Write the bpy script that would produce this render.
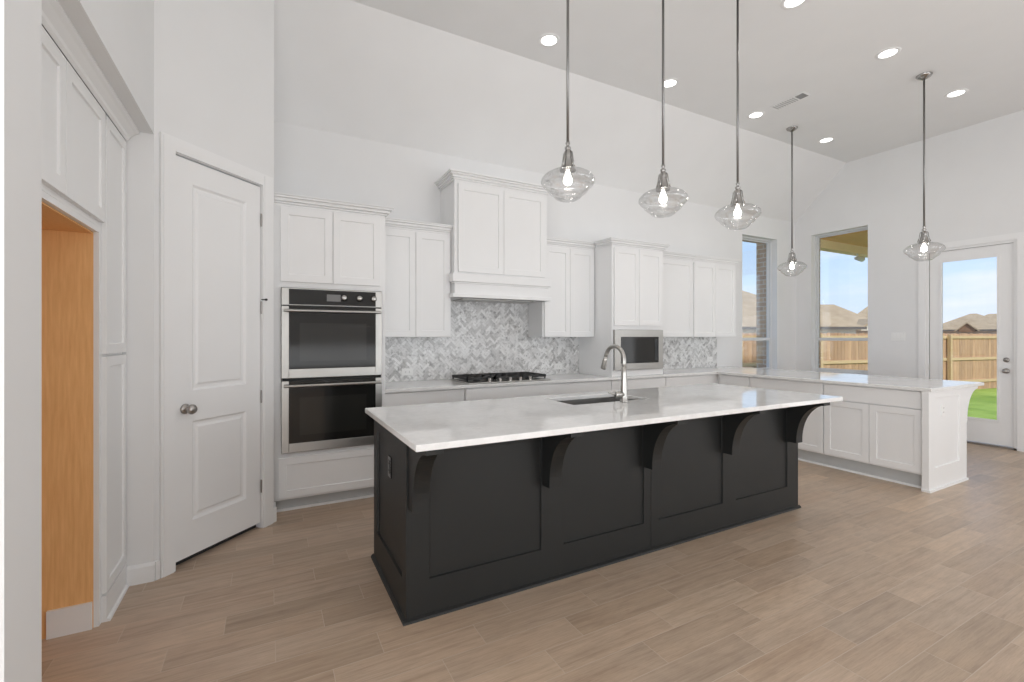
import bpy, bmesh, math, random
from mathutils import Vector, Matrix
random.seed(7)
for o in list(bpy.data.objects): bpy.data.objects.remove(o)
sc = bpy.context.scene
COL = sc.collection
D = math.radians

# ---------------------------------------------------------------- camera
EYE = 1.37
cam_d = bpy.data.cameras.new('camera'); cam = bpy.data.objects.new('camera', cam_d); COL.objects.link(cam)
cam_d.sensor_width = 36; cam_d.lens = 36*460.158/1024
cam_d.shift_x = 0; cam_d.shift_y = -(341-336.3)/1024
cam_d.clip_start = .05; cam_d.clip_end = 600
cam.location = (0, 0, EYE)
cam.rotation_euler = (D(90), 0, D(61.973-90))
sc.camera = cam
sc.view_settings.view_transform = 'Standard'; sc.view_settings.look = 'None'
sc.view_settings.gamma = 1; sc.view_settings.use_curve_mapping = False
sc.view_settings.exposure = 0.0
sc.cycles.use_denoising = True
sc.cycles.max_bounces = 10; sc.cycles.diffuse_bounces = 6; sc.cycles.glossy_bounces = 5
sc.cycles.transmission_bounces = 6; sc.cycles.transparent_max_bounces = 12
sc.cycles.sample_clamp_indirect = 6; sc.cycles.caustics_reflective = False; sc.cycles.caustics_refractive = False

# ---------------------------------------------------------------- world sky
W = bpy.data.worlds.new('sky'); sc.world = W; W.use_nodes = True
nt = W.node_tree; nt.nodes.clear()
N = nt.nodes.new; L = nt.links.new
tc = N('ShaderNodeTexCoord'); sep = N('ShaderNodeSeparateXYZ'); L(tc.outputs['Generated'], sep.inputs[0])
ramp = N('ShaderNodeValToRGB'); L(sep.outputs['Z'], ramp.inputs[0])
e = ramp.color_ramp.elements
e[0].position = 0.0; e[0].color = (.70, .78, .93, 1)
e[1].position = .75; e[1].color = (.16, .36, .86, 1)
m = ramp.color_ramp.elements.new(.10); m.color = (.62, .78, 1.0, 1)
m = ramp.color_ramp.elements.new(.26); m.color = (.36, .60, .98, 1)
mp = N('ShaderNodeMapping'); mp.inputs['Scale'].default_value = (1.6, 1.6, 6.5); L(tc.outputs['Generated'], mp.inputs[0])
noi = N('ShaderNodeTexNoise'); noi.inputs['Scale'].default_value = 2.2; noi.inputs['Detail'].default_value = 7
noi.inputs['Roughness'].default_value = .55; L(mp.outputs[0], noi.inputs['Vector'])
cr = N('ShaderNodeValToRGB'); L(noi.outputs['Fac'], cr.inputs[0])
cr.color_ramp.elements[0].position = .46; cr.color_ramp.elements[0].color = (0, 0, 0, 1)
cr.color_ramp.elements[1].position = .68; cr.color_ramp.elements[1].color = (.85, .85, .85, 1)
mix = N('ShaderNodeMixRGB'); mix.inputs['Color2'].default_value = (.86, .89, .97, 1)
L(cr.outputs[0], mix.inputs['Fac']); L(ramp.outputs[0], mix.inputs['Color1'])
bg = N('ShaderNodeBackground'); bg.inputs['Strength'].default_value = 1.2; L(mix.outputs[0], bg.inputs['Color'])
wo = N('ShaderNodeOutputWorld'); L(bg.outputs[0], wo.inputs[0])

# ---------------------------------------------------------------- lights
def lamp(name, kind, loc, rot, energy, color=(1, 1, 1), **kw):
    d = bpy.data.lights.new(name, kind); d.energy = energy; d.color = color
    for k, v in kw.items(): setattr(d, k, v)
    o = bpy.data.objects.new(name, d); COL.objects.link(o); o.location = loc; o.rotation_euler = rot
    return o
lamp('sun', 'SUN', (0, 0, 20), (D(50), 0, D(-20)), 3.2, (1, .96, .90), angle=D(3))
# unseen area lamps added outside the view as soft room fill
lamp('rear_fill_light', 'AREA', (4.7, -4.7, 1.4), (D(90), 0, 0), 92, (.90, .95, 1), shape='RECTANGLE', size=3.7, size_y=2.3)
lamp('right_fill_light', 'AREA', (7.8, -2.2, 1.4), (D(90), 0, D(90)), 42, (.90, .95, 1), shape='RECTANGLE', size=3.6, size_y=2.4)  # fill lamp added by the right wall, no window there
lamp('left_fill_light', 'AREA', (-3.0, -2.0, 1.2), (D(90), 0, D(-90)), 140, (.90, .95, 1), shape='RECTANGLE', size=4.4, size_y=2.2)  # fill added from the left to lift the left-facing fronts
lamp('rear_left_fill_light', 'AREA', (-1.0, -4.7, 1.2), (D(90), 0, 0), 38, (.90, .95, 1), shape='RECTANGLE', size=2.0, size_y=2.1)  # extra lamp added to brighten the low area before the ovens
# added upward lamp behind the camera, brightens the ceiling
lamp('ceiling_fill_light', 'AREA', (1.6, -1.8, 1.0), (D(180-8), 0, 0), 64, (.92, .96, 1), shape='RECTANGLE', size=5, size_y=2.2)
DOWN_W = 1.2

# ---------------------------------------------------------------- materials
def lin(c): return tuple(((x/255)/12.92 if x/255 <= .04045 else ((x/255+.055)/1.055)**2.4) for x in c)
class NT:
    def __init__(s, name):
        s.m = bpy.data.materials.new(name); s.m.use_nodes = True
        s.t = s.m.node_tree; s.b = s.t.nodes['Principled BSDF']; s.out = s.t.nodes['Material Output']
    def n(s, k, **kw):
        x = s.t.nodes.new(k)
        for a, b in kw.items(): setattr(x, a, b)
        return x
    def l(s, a, b): s.t.links.new(a, b)
    def math(s, op, a, b=None, c=None):
        x = s.n('ShaderNodeMath', operation=op)
        for i, v in enumerate((a, b, c)):
            if v is None: continue
            if isinstance(v, (int, float)): x.inputs[i].default_value = v
            else: s.l(v, x.inputs[i])
        return x.outputs[0]
    def obj(s): return s.n('ShaderNodeTexCoord').outputs['Object']
    def noise(s, vec, scale, detail=3, rough=.5, sc3=None):
        if sc3:
            mpn = s.n('ShaderNodeMapping'); mpn.inputs['Scale'].default_value = sc3; s.l(vec, mpn.inputs[0]); vec = mpn.outputs[0]
        x = s.n('ShaderNodeTexNoise'); x.inputs['Scale'].default_value = scale
        x.inputs['Detail'].default_value = detail; x.inputs['Roughness'].default_value = rough
        s.l(vec, x.inputs['Vector']); return x.outputs['Fac']
    def ramp(s, fac, stops):
        r = s.n('ShaderNodeValToRGB'); s.l(fac, r.inputs[0]); el = r.color_ramp.elements
        el[0].position, el[0].color = stops[0][0], (*stops[0][1], 1)
        el[1].position, el[1].color = stops[-1][0], (*stops[-1][1], 1)
        for p, c in stops[1:-1]: q = el.new(p); q.color = (*c, 1)
        return r.outputs[0]
    def mixc(s, fac, a, b, mode='MIX'):
        x = s.n('ShaderNodeMixRGB', blend_type=mode)
        for i, v in enumerate((fac, a, b)):
            if isinstance(v, (int, float)): x.inputs[i].default_value = v
            elif isinstance(v, tuple): x.inputs[i].default_value = (*v, 1)
            else: s.l(v, x.inputs[i])
        return x.outputs[0]
    def bump(s, h, strength=.2, dist=.01):
        x = s.n('ShaderNodeBump'); x.inputs['Strength'].default_value = strength; x.inputs['Distance'].default_value = dist
        s.l(h, x.inputs['Height']); s.l(x.outputs[0], s.b.inputs['Normal'])
def plain(name, c, rough=.5, metal=0., spec=.5, var=.0, vs=3., bump=0., bs=200.):
    t = NT(name); b = t.b
    b.inputs['Roughness'].default_value = rough; b.inputs['Metallic'].default_value = metal
    b.inputs['Specular IOR Level'].default_value = spec
    f = t.noise(t.obj(), vs, 3)
    lo = tuple(x*(1-var) for x in c); hi = tuple(min(1, x*(1+var)) for x in c)
    t.l(t.ramp(f, [(.3, lo), (.7, hi)]), b.inputs['Base Color'])
    if bump: t.bump(t.noise(t.obj(), bs, 2), bump, .002)
    return t.m
WALL = plain('wall paint', (.80, .80, .80), .85, var=.01, bump=.05)
CEIL = plain('ceiling paint', (.82, .82, .82), .9, var=.01, bump=.05)
CAB = plain('white cabinet paint', (.84, .84, .838), .42, var=.008)
TRIM = plain('white trim paint', (.85, .85, .85), .4, var=.008)
GROOVE = plain('shadow gap black', (.03, .03, .03), .8)
TOE = plain('grey toe kick', (.52, .53, .53), .6, var=.02)
BLACK = plain('black cabinet paint', (.0085, .0092, .0088), .52, var=.1, vs=2)
STEEL = plain('brushed stainless steel', (.42, .41, .39), .34, 1.0, var=.05, vs=6)
NICKEL = plain('polished nickel', (.38, .37, .355), .22, 1.0, var=.05)
FAUC = plain('brushed nickel', (.46, .45, .43), .3, 1.0, var=.05)
ROD = plain('satin nickel rod', (.24, .235, .23), .35, 1.0, var=.03)
SATIN = plain('satin nickel hardware', (.40, .38, .36), .35, 1.0, var=.03)
BGLASS = plain('black oven glass', (.014, .014, .013), .07, 0, .45)
BGLASS2 = plain('dark oven window', (.022, .022, .020), .1, 0, .5)
IRON = plain('cast iron grate', (.022, .022, .022), .55)
DKMET = plain('dark sink steel', (.42, .41, .40), .35, 1.0)
PLATE = plain('white plastic plate', (.86, .86, .85), .35)
DISP = plain('grey display glass', (.20, .20, .20), .2)
VENTG = plain('vent grey', (.30, .30, .30), .5)
RUBBER = plain('dark rubber', (.03, .03, .03), .7)
SILL = plain('window vinyl', (.72, .73, .74), .45, var=.01)
SILLG = plain('window frame side', (.55, .56, .58), .5, var=.01)

def emis(name, c, s):
    t = NT(name); t.b.inputs['Emission Color'].default_value = (*c, 1); t.b.inputs['Emission Strength'].default_value = s
    t.b.inputs['Base Color'].default_value = (*c, 1); return t.m
LENS = emis('lit downlight lens', (1, .98, .95), 4.0)
BULB = emis('lit bulb', (1, .96, .9), 14.0)

def quartz():
    t = NT('white quartz'); o = t.obj()
    a = t.noise(o, 3.4, 6, .65); b = t.noise(o, 26, 4, .65)
    c1 = t.ramp(a, [(.3, (.78, .775, .765)), (.5, (.87, .865, .855)), (.75, (.91, .905, .895))])
    c2 = t.ramp(b, [(.35, (.90, .90, .90)), (.6, (1, 1, 1))])
    t.l(t.mixc(.6, c1, c2, 'MULTIPLY'), t.b.inputs['Base Color'])
    t.b.inputs['Roughness'].default_value = .04; t.b.inputs['Specular IOR Level'].default_value = .75
    return t.m
QUARTZ = quartz()

def glassy(name, tint=(1, 1, 1), refl=.07, edge=.9, rough=.0):
    t = NT(name); t.t.nodes.remove(t.b)
    tr = t.n('ShaderNodeBsdfTransparent'); tr.inputs[0].default_value = (*tint, 1)
    gl = t.n('ShaderNodeBsdfGlossy'); gl.inputs['Roughness'].default_value = rough
    lw = t.n('ShaderNodeLayerWeight'); lw.inputs['Blend'].default_value = .25
    f = t.math('MULTIPLY_ADD', lw.outputs['Facing'], edge, refl)
    f = t.math('MINIMUM', f, .95)
    mx = t.n('ShaderNodeMixShader'); t.l(f, mx.inputs[0]); t.l(tr.outputs[0], mx.inputs[1]); t.l(gl.outputs[0], mx.inputs[2])
    t.l(mx.outputs[0], t.out.inputs[0]); return t.m
PANE = glassy('window glass', (.97, .98, .98), .03, .25)
SHADE = glassy('clear pendant glass', (.985, .985, .985), .03, .55, .03)

def maple():
    t = NT('maple plywood'); o = t.obj()
    g = t.noise(o, 6, 5, .6, (14, 14, .9)); h = t.noise(o, 1.5, 3)
    c = t.ramp(g, [(.3, lin((232, 178, 118))), (.7, lin((250, 202, 142)))])
    c = t.mixc(t.math('MULTIPLY', h, .35), c, lin((226, 172, 112)))
    t.l(c, t.b.inputs['Base Color']); t.b.inputs['Roughness'].default_value = .5; return t.m
MAPLE = maple()

def floor_mat():
    t = NT('oak look porcelain planks'); o = t.obj(); s = t.n('ShaderNodeSeparateXYZ'); t.l(o, s.inputs[0])
    X, Y = s.outputs[0], s.outputs[1]; Wd, Ln = .156, .623
    ry = t.math('DIVIDE', t.math('SUBTRACT', 2.0175, Y), Wd); k = t.math('FLOOR', ry); fy = t.math('FRACT', ry)
    rx = t.math('DIVIDE', t.math('ADD', t.math('SUBTRACT', X, .24), t.math('MULTIPLY', k, Ln/3)), Ln)
    i = t.math('FLOOR', rx); fx = t.math('FRACT', rx)
    cv = t.n('ShaderNodeCombineXYZ'); t.l(k, cv.inputs[0]); t.l(i, cv.inputs[1])
    wn = t.n('ShaderNodeTexWhiteNoise', noise_dimensions='3D'); t.l(cv.outputs[0], wn.inputs['Vector'])
    rnd = wn.outputs['Value']
    # shift the grain from plank to plank
    ad = t.n('ShaderNodeVectorMath', operation='MULTIPLY_ADD'); t.l(wn.outputs['Color'], ad.inputs[0])
    ad.inputs[1].default_value = (9, 9, 9); t.l(o, ad.inputs[2]); v = ad.outputs[0]
    g1 = t.noise(v, 4.0, 6, .62, (.34, 8, 1)); g2 = t.noise(v, 16, 5, .65, (.45, 12, 1)); g3 = t.noise(v, 2.4, 3, .5, (.8, 2.5, 1))
    wv = t.n('ShaderNodeTexWave', wave_type='RINGS', rings_direction='Y'); wv.inputs['Scale'].default_value = 2.2
    wv.inputs['Distortion'].default_value = 9; wv.inputs['Detail'].default_value = 3; wv.inputs['Detail Scale'].default_value = 1.08
    mpn = t.n('ShaderNodeMapping'); mpn.inputs['Scale'].default_value = (.8, 5, 1); t.l(v, mpn.inputs[0]); t.l(mpn.outputs[0], wv.inputs['Vector'])
    base = t.ramp(rnd, [(0, lin((182, 161, 140))), (.3, lin((190, 168, 147))), (.6, lin((198, 176, 155))), (.8, lin((184, 164, 145))), (1, lin((204, 182, 160)))])
    gr = t.ramp(g1, [(.26, (.70, .67, .64)), (.48, (.95, .95, .95)), (.72, (1.10, 1.10, 1.10))])
    c = t.mixc(.85, base, gr, 'MULTIPLY')
    c = t.mixc(.35, c, t.ramp(g2, [(.3, (.74, .72, .70)), (.7, (1.1, 1.1, 1.1))]), 'MULTIPLY')
    c = t.mixc(.14, c, t.ramp(wv.outputs['Fac'], [(.15, (.72, .70, .68)), (.5, (1.05, 1.05, 1.05))]), 'MULTIPLY')
    c = t.mixc(.4, c, t.ramp(g3, [(.3, (.86, .82, .78)), (.7, (1.08, 1.08, 1.08))]), 'MULTIPLY')
    g4 = t.noise(v, 60, 3, .7, (.22, 3.2, 1)); g5 = t.noise(v, 1.1, 2, .5, (1, 1.5, 1))
    c = t.mixc(.5, c, t.ramp(g4, [(.32, (.78, .76, .74)), (.5, (1, 1, 1)), (.7, (1.08, 1.08, 1.08))]), 'MULTIPLY')
    c = t.mixc(.3, c, t.ramp(g5, [(.35, (1.05, .98, .90)), (.65, (.96, 1.0, 1.02))]), 'MULTIPLY')
    dy = t.math('MULTIPLY', t.math('MINIMUM', fy, t.math('SUBTRACT', 1, fy)), Wd)
    dx = t.math('MULTIPLY', t.math('MINIMUM', fx, t.math('SUBTRACT', 1, fx)), Ln)
    d = t.math('MINIMUM', dx, dy)
    gm = t.math('LESS_THAN', d, .0016)
    c = t.mixc(t.math('MULTIPLY', gm, .75), c, lin((200, 184, 166)))
    t.l(c, t.b.inputs['Base Color'])
    t.l(t.math('MULTIPLY_ADD', g1, .18, .27), t.b.inputs['Roughness'])
    t.b.inputs['Specular IOR Level'].default_value = .5
    hh = t.math('MINIMUM', t.math('DIVIDE', d, .003), 1.0); t.bump(hh, .25, .001)
    return t.m
FLOOR = floor_mat()

def attr_tile():
    t = NT('marble tile'); a = t.n('ShaderNodeAttribute'); a.attribute_name = 'tone'
    o = t.obj(); nn = t.noise(o, 34, 5, .75); n2 = t.noise(o, 13, 5, .75)
    base = t.ramp(a.outputs['Fac'], [(0, (.50, .495, .49)), (.12, (.62, .615, .61)), (.4, (.74, .735, .73)), (1, (.86, .86, .855))])
    c = t.mixc(.75, base, t.ramp(nn, [(.35, (.30, .295, .29)), (.45, (1, 1, 1))]), 'MULTIPLY')
    c = t.mixc(.6, c, t.ramp(n2, [(.37, (.45, .445, .44)), (.47, (1.08, 1.08, 1.08))]), 'MULTIPLY')
    t.l(c, t.b.inputs['Base Color']); t.b.inputs['Roughness'].default_value = .22; return t.m
TILE = attr_tile()
GROUT = plain('grout', (.60, .59, .575), .8)

def wood(name, lo, hi, band=.14, sc3=(9, 9, .6)):
    t = NT(name); o = t.obj(); g = t.noise(o, 3, 5, .6, sc3)
    c = t.ramp(g, [(.3, lo), (.7, hi)]); h = t.noise(o, 1.3, 2)
    c = t.mixc(t.math('MULTIPLY', h, .4), c, tuple(x*.75 for x in hi))
    s = t.n('ShaderNodeSeparateXYZ'); t.l(o, s.inputs[0])
    w = t.n('ShaderNodeTexWhiteNoise', noise_dimensions='1D'); t.l(t.math('FLOOR', t.math('DIVIDE', s.outputs[0], band)), w.inputs['W'])
    c = t.mixc(.8, c, t.ramp(w.outputs[0], [(0, (.70, .68, .66)), (1, (1.12, 1.1, 1.05))]), 'MULTIPLY')
    t.l(c, t.b.inputs['Base Color']); t.b.inputs['Roughness'].default_value = .85; return t.m
FENCE = wood('cedar fence board', lin((178, 136, 104)), lin((216, 176, 142)), .142)
FENCER = wood('fence rail timber', lin((206, 174, 132)), lin((224, 194, 154)), 50, (.8, 9, 9))
GRASS = NT('lawn'); _o = GRASS.obj()
GRASS.l(GRASS.mixc(.5, GRASS.ramp(GRASS.noise(_o, 1.1, 5), [(.3, lin((120, 150, 40))), (.7, lin((176, 196, 88)))]),
        GRASS.ramp(GRASS.noise(_o, 30, 4), [(.3, (.7, .75, .6)), (.7, (1.2, 1.2, 1.1))]), 'MULTIPLY'), GRASS.b.inputs['Base Color'])
GRASS.b.inputs['Roughness'].default_value = .95; GRASS = GRASS.m
def brick():
    t = NT('tan brick'); o = t.obj(); s = t.n('ShaderNodeSeparateXYZ'); t.l(o, s.inputs[0])
    cb = t.n('ShaderNodeCombineXYZ'); t.l(t.math('ADD', s.outputs[0], s.outputs[1]), cb.inputs[0]); t.l(s.outputs[2], cb.inputs[1])
    b = t.n('ShaderNodeTexBrick'); t.l(cb.outputs[0], b.inputs['Vector']); b.inputs['Scale'].default_value = 1
    b.inputs['Brick Width'].default_value = .2; b.inputs['Row Height'].default_value = .075; b.inputs['Mortar Size'].default_value = .008
    b.inputs['Color1'].default_value = (*lin((196, 166, 138)), 1); b.inputs['Color2'].default_value = (*lin((168, 140, 118)), 1)
    b.inputs['Mortar'].default_value = (*lin((196, 188, 176)), 1)
    t.l(b.outputs[0], t.b.inputs['Base Color']); t.b.inputs['Roughness'].default_value = .9; return t.m
BRICK = brick()
def roofm(name, a, b):
    t = NT(name); o = t.obj(); g = t.noise(o, 1.2, 5, .7, (1, 1, 3)); g2 = t.noise(o, 14, 2)
    c = t.mixc(.4, t.ramp(g, [(.3, a), (.7, b)]), t.ramp(g2, [(.3, (.8, .8, .8)), (.7, (1.1, 1.1, 1.1))]), 'MULTIPLY')
    t.l(c, t.b.inputs['Base Color']); t.b.inputs['Roughness'].default_value = .95; return t.m
ROOF = roofm('tan roof shingle', lin((170, 146, 114)), lin((196, 172, 138)))
ROOFD = roofm('brown roof shingle', lin((120, 90, 66)), lin((150, 116, 88)))
CREAM = plain('cream stucco', lin((226, 214, 190)), .9, var=.03)
SOFF = plain('cedar stained soffit', lin((240, 186, 92)), .8, var=.06)
BEAM = plain('tan painted beam', lin((255, 226, 176)), .8, var=.04)
DARKW = plain('dark window glass', (.03, .035, .04), .1)
CONC = plain('patio concrete', lin((188, 182, 172)), .9, var=.05)

# ---------------------------------------------------------------- mesh helpers
class MB:
    def __init__(s): s.v = []; s.f = []; s.tone = None
    def add(s, vs, fs):
        o = len(s.v); s.v += [tuple(p) for p in vs]; s.f += [tuple(i+o for i in f) for f in fs]; return s
    def box(s, x0, x1, y0, y1, z0, z1):
        if x0 > x1: x0, x1 = x1, x0
        if y0 > y1: y0, y1 = y1, y0
        if z0 > z1: z0, z1 = z1, z0
        return s.add([(x0, y0, z0), (x1, y0, z0), (x1, y1, z0), (x0, y1, z0), (x0, y0, z1), (x1, y0, z1), (x1, y1, z1), (x0, y1, z1)],
                     [(3, 2, 1, 0), (4, 5, 6, 7), (0, 1, 5, 4), (1, 2, 6, 5), (2, 3, 7, 6), (3, 0, 4, 7)])
    def prism(s, poly, axis, a, b):
        """extrude a 2-D polygon; axis 'x': poly=(y,z); 'y': poly=(x,z); 'z': poly=(x,y)"""
        def P(p, d): return {'x': (d, p[0], p[1]), 'y': (p[0], d, p[1]), 'z': (p[0], p[1], d)}[axis]
        n = len(poly); vs = [P(p, a) for p in poly]+[P(p, b) for p in poly]
        fs = [tuple(range(n))[::-1], tuple(range(n, 2*n))]+[(i, (i+1) % n, n+(i+1) % n, n+i) for i in range(n)]
        return s.add(vs, fs)
    def slab(s, w, h, th, rec=(), depth=.008, slope=.004, x=0, z=0, y=0):
        """front at y, facing -Y, spanning x..x+w, z..z+h, th thick, with recessed rectangles (x0,z0,x1,z1)"""
        xs = sorted({0, w, *[r[0] for r in rec], *[r[2] for r in rec]}); zs = sorted({0, h, *[r[1] for r in rec], *[r[3] for r in rec]})
        def inr(cx, cz): return any(r[0] < cx < r[2] and r[1] < cz < r[3] for r in rec)
        for i in range(len(xs)-1):
            for j in range(len(zs)-1):
                if inr((xs[i]+xs[i+1])/2, (zs[j]+zs[j+1])/2): continue
                s.add([(x+xs[i], y, z+zs[j]), (x+xs[i+1], y, z+zs[j]), (x+xs[i+1], y, z+zs[j+1]), (x+xs[i], y, z+zs[j+1])], [(0, 1, 2, 3)])
        for a, b, c, d in rec:
            o = [(a, b), (c, b), (c, d), (a, d)]; q = slope; n = [(a+q, b+q), (c-q, b+q), (c-q, d-q), (a+q, d-q)]
            vs = [(x+p[0], y, z+p[1]) for p in o]+[(x+p[0], y+depth, z+p[1]) for p in n]
            s.add(vs, [(0, 1, 5, 4), (1, 2, 6, 5), (2, 3, 7, 6), (3, 0, 4, 7), (4, 5, 6, 7)])
        loop = [(a, 0) for a in xs]+[(w, b) for b in zs[1:]]+[(a, h) for a in xs[::-1][1:]]+[(0, b) for b in zs[::-1][1:-1]]
        n = len(loop); vs = [(x+p[0], y, z+p[1]) for p in loop]+[(x+p[0], y+th, z+p[1]) for p in loop]
        s.add(vs, [(i, (i+1) % n, n+(i+1) % n, n+i) for i in range(n)]+[tuple(range(n, 2*n))])
        return s
    def lathe(s, prof, c=(0, 0, 0), seg=28, axis='z'):
        vs = []; n = len(prof)
        for k in range(seg):
            a = 2*math.pi*k/seg
            for r, z in prof:
                p = (r*math.cos(a), r*math.sin(a), z)
                if axis == 'y': p = (p[0], -p[2], p[1])      # axis points to -Y
                if axis == 'x': p = (p[2], p[1], p[0])
                vs.append((p[0]+c[0], p[1]+c[1], p[2]+c[2]))
        fs = [(k*n+i, ((k+1) % seg)*n+i, ((k+1) % seg)*n+i+1, k*n+i+1) for k in range(seg) for i in range(n-1)]
        return s.add(vs, fs)
    def tube(s, pts, rad, seg=12):
        pts = [Vector(p) for p in pts]; n = len(pts)
        if isinstance(rad, (int, float)): rad = [rad]*n
        vs = []; up = None
        for i, p in enumerate(pts):
            t = (pts[min(i+1, n-1)]-pts[max(i-1, 0)]).normalized()
            if up is None: up = t.orthogonal().normalized()
            up = (up-t*up.dot(t)).normalized(); w = t.cross(up)
            for k in range(seg):
                a = 2*math.pi*k/seg; vs.append(p+(up*math.cos(a)+w*math.sin(a))*rad[i])
        fs = [(i*seg+k, i*seg+(k+1) % seg, (i+1)*seg+(k+1) % seg, (i+1)*seg+k) for i in range(n-1) for k in range(seg)]
        fs += [tuple(range(seg))[::-1], tuple(range((n-1)*seg, n*seg))]
        return s.add(vs, fs)
    def make(s, name, mat, parent=None, smooth=False, bevel=0, loc=None, rot=0):
        me = bpy.data.meshes.new(name); me.from_pydata(s.v, [], s.f); me.update()
        bm = bmesh.new(); bm.from_mesh(me); bmesh.ops.remove_doubles(bm, verts=bm.verts, dist=1e-6)
        bmesh.ops.recalc_face_normals(bm, faces=bm.faces); bm.to_mesh(me); bm.free()
        o = bpy.data.objects.new(name, me); COL.objects.link(o); me.materials.append(mat)
        if smooth:
            for p in me.polygons: p.use_smooth = True
        if bevel:
            b = o.modifiers.new('bevel', 'BEVEL'); b.width = bevel; b.segments = 2; b.limit_method = 'ANGLE'; b.angle_limit = D(40)
        if parent: o.parent = parent
        if loc: o.location = loc
        if rot: o.rotation_euler.z = rot
        return o
def thing(name, label, cat, loc=(0, 0, 0), rot=0, group=None):
    o = bpy.data.objects.new(name, None); COL.objects.link(o); o.empty_display_size = .1
    o.location = loc; o.rotation_euler = (0, 0, rot); return tag(o, label, cat, group)
def tag(o, label, cat, group=None):
    o['label'] = label; o['category'] = cat
    if group: o['group'] = group
    return o
def struct(o): o['kind'] = 'structure'; return o
def children(o): return [c for c in bpy.data.objects if c.parent == o]
def copy_tree(o, loc, label):
    kids = [(c, children(c)) for c in children(o)]
    r = o.copy(); COL.objects.link(r); r.location = loc; r['label'] = label
    for c, gs in kids:
        d = c.copy(); COL.objects.link(d); d.parent = r
        for g in gs:
            h = g.copy(); COL.objects.link(h); h.parent = d
    return r
FX = D(-90)   # local front facing world -X
FP = D(90)    # local front facing world +X
FD = D(45)    # pantry diagonal

# ---------------------------------------------------------------- setting
BY, RX, CZ, LX = 4.645, 7.934, 4.06, -1.45
KY, WZ = 3.86, 3.30      # ceiling crease, back wall height
REAR = -5.0
struct(MB().box(-3.2, 8.2, REAR-.2, 5.0, -.12, 0).make('floor', FLOOR))
c = MB()
c.box(-3.2, 8.09, REAR-.2, KY, CZ, CZ+.15)
c.prism([(KY, CZ), (BY+.15, WZ-.15*.977), (BY+.15, WZ+.3), (KY, CZ+.15)], 'x', -3.2, 8.09)
struct(c.make('ceiling', CEIL))
# back wall with the opening of window_1
WB = dict(x0=6.54, x1=7.43, z0=.74, z1=2.965)
T = .16
b = MB()
b.box(-1.6, WB['x0'], BY, BY+T, 0, 3.35); b.box(WB['x1'], RX+T, BY, BY+T, 0, 3.35)
b.box(WB['x0'], WB['x1'], BY, BY+T, 0, WB['z0']); b.box(WB['x0'], WB['x1'], BY, BY+T, WB['z1'], 3.35)
struct(b.make('wall_back', WALL))
# right wall with window_2 and door_2
W2 = dict(y0=3.576, y1=4.385, z0=.74, z1=3.035); DR = dict(y0=2.025, y1=2.885, z1=2.53)
def top(y): return CZ if y <= KY else CZ-(y-KY)*(CZ-WZ)/(BY-KY)
b = MB()
b.box(RX, RX+T, REAR, DR['y0'], 0, CZ+.03); b.box(RX, RX+T, DR['y0'], DR['y1'], DR['z1'], CZ+.03)
b.box(RX, RX+T, DR['y1'], W2['y0'], 0, CZ+.03)
b.box(RX, RX+T, W2['y0'], W2['y1'], 0, W2['z0'])
b.prism([(W2['y0'], W2['z1']), (W2['y1'], W2['z1']), (W2['y1'], top(W2['y1'])+.03), (KY, CZ+.03), (W2['y0'], CZ+.03)], 'x', RX, RX+T)
b.prism([(W2['y1'], 0), (BY, 0), (BY, WZ+.03), (W2['y1'], top(W2['y1'])+.03)], 'x', RX, RX+T)
struct(b.make('wall_right', WALL))
struct(MB().box(-3.2, RX+T, REAR-.16, REAR, 0, CZ).make('wall_rear', WALL))
# left walls: refrigerator alcove, pantry diagonal, return beside the ovens
PX_, PY_ = -.56, 3.225
e45 = math.sqrt(.5)
pe = (PX_+.606, PY_+.606)
b = MB()
b.box(LX-.15, PX_, 1.556, 1.765, 0, CZ)                         # near jamb wall of the alcove
b.box(-.72, PX_, 1.765, PY_, 2.504, CZ)                       # header over the cabinets
b.box(LX-.15, LX, 1.765, PY_+.1, 0, CZ)
b.box(LX, PX_-.001, PY_, PY_+.12, 0, CZ)
b.box(-3.2, -3.1, REAR, 1.70, 0, CZ)
b.box(-3.1, LX-.15, 1.556, 1.70, 0, CZ)
struct(b.make('wall_left', WALL))
# diagonal (local frame: x along the wall, front y=0)
DW = .857; d0, d1, dz = .111, .738, 2.445
b = MB()
b.box(0, d0, 0, .12, 0, CZ); b.box(d1, DW, 0, .12, 0, CZ); b.box(d0, d1, 0, .12, dz, CZ)
struct(b.make('wall_pantry', WALL, loc=(PX_, PY_, 0), rot=FD))
struct(MB().box(pe[0]-.12, pe[0], pe[1], BY, 0, CZ).make('wall_return', WALL))

def base_profile(h, th): return [(0, 0), (-th, 0), (-th, h-.015), (-th*.35, h), (0, h)]
struct(MB().prism([(x, z) for x, z in [(PY_, 0), (PY_-.014, 0), (PY_-.014, .09), (PY_-.005, .105), (PY_, .105)]], 'x', -.679, PX_+.004).make('baseboard_left', TRIM))
bb = MB().box(0, .024, -.014, 0, 0, .105); bb.box(.833, DW+.01, -.014, 0, 0, .105)
struct(bb.make('baseboard_pantry', TRIM, loc=(PX_, PY_, 0), rot=FD))
bb = MB().box(RX-.014, RX, DR['y1']+.085, BY, 0, .11); bb.box(RX-.014, RX, REAR, DR['y0']-.085, 0, .11)
struct(bb.make('baseboard_right', TRIM))
struct(MB().box(6.0, RX-.014, BY-.014, BY, 0, .11).make('baseboard_back', TRIM))
struct(MB().box(pe[0], pe[0]+.012, pe[1]+.01, 3.952, 0, .105).make('baseboard_return', TRIM))
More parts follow.
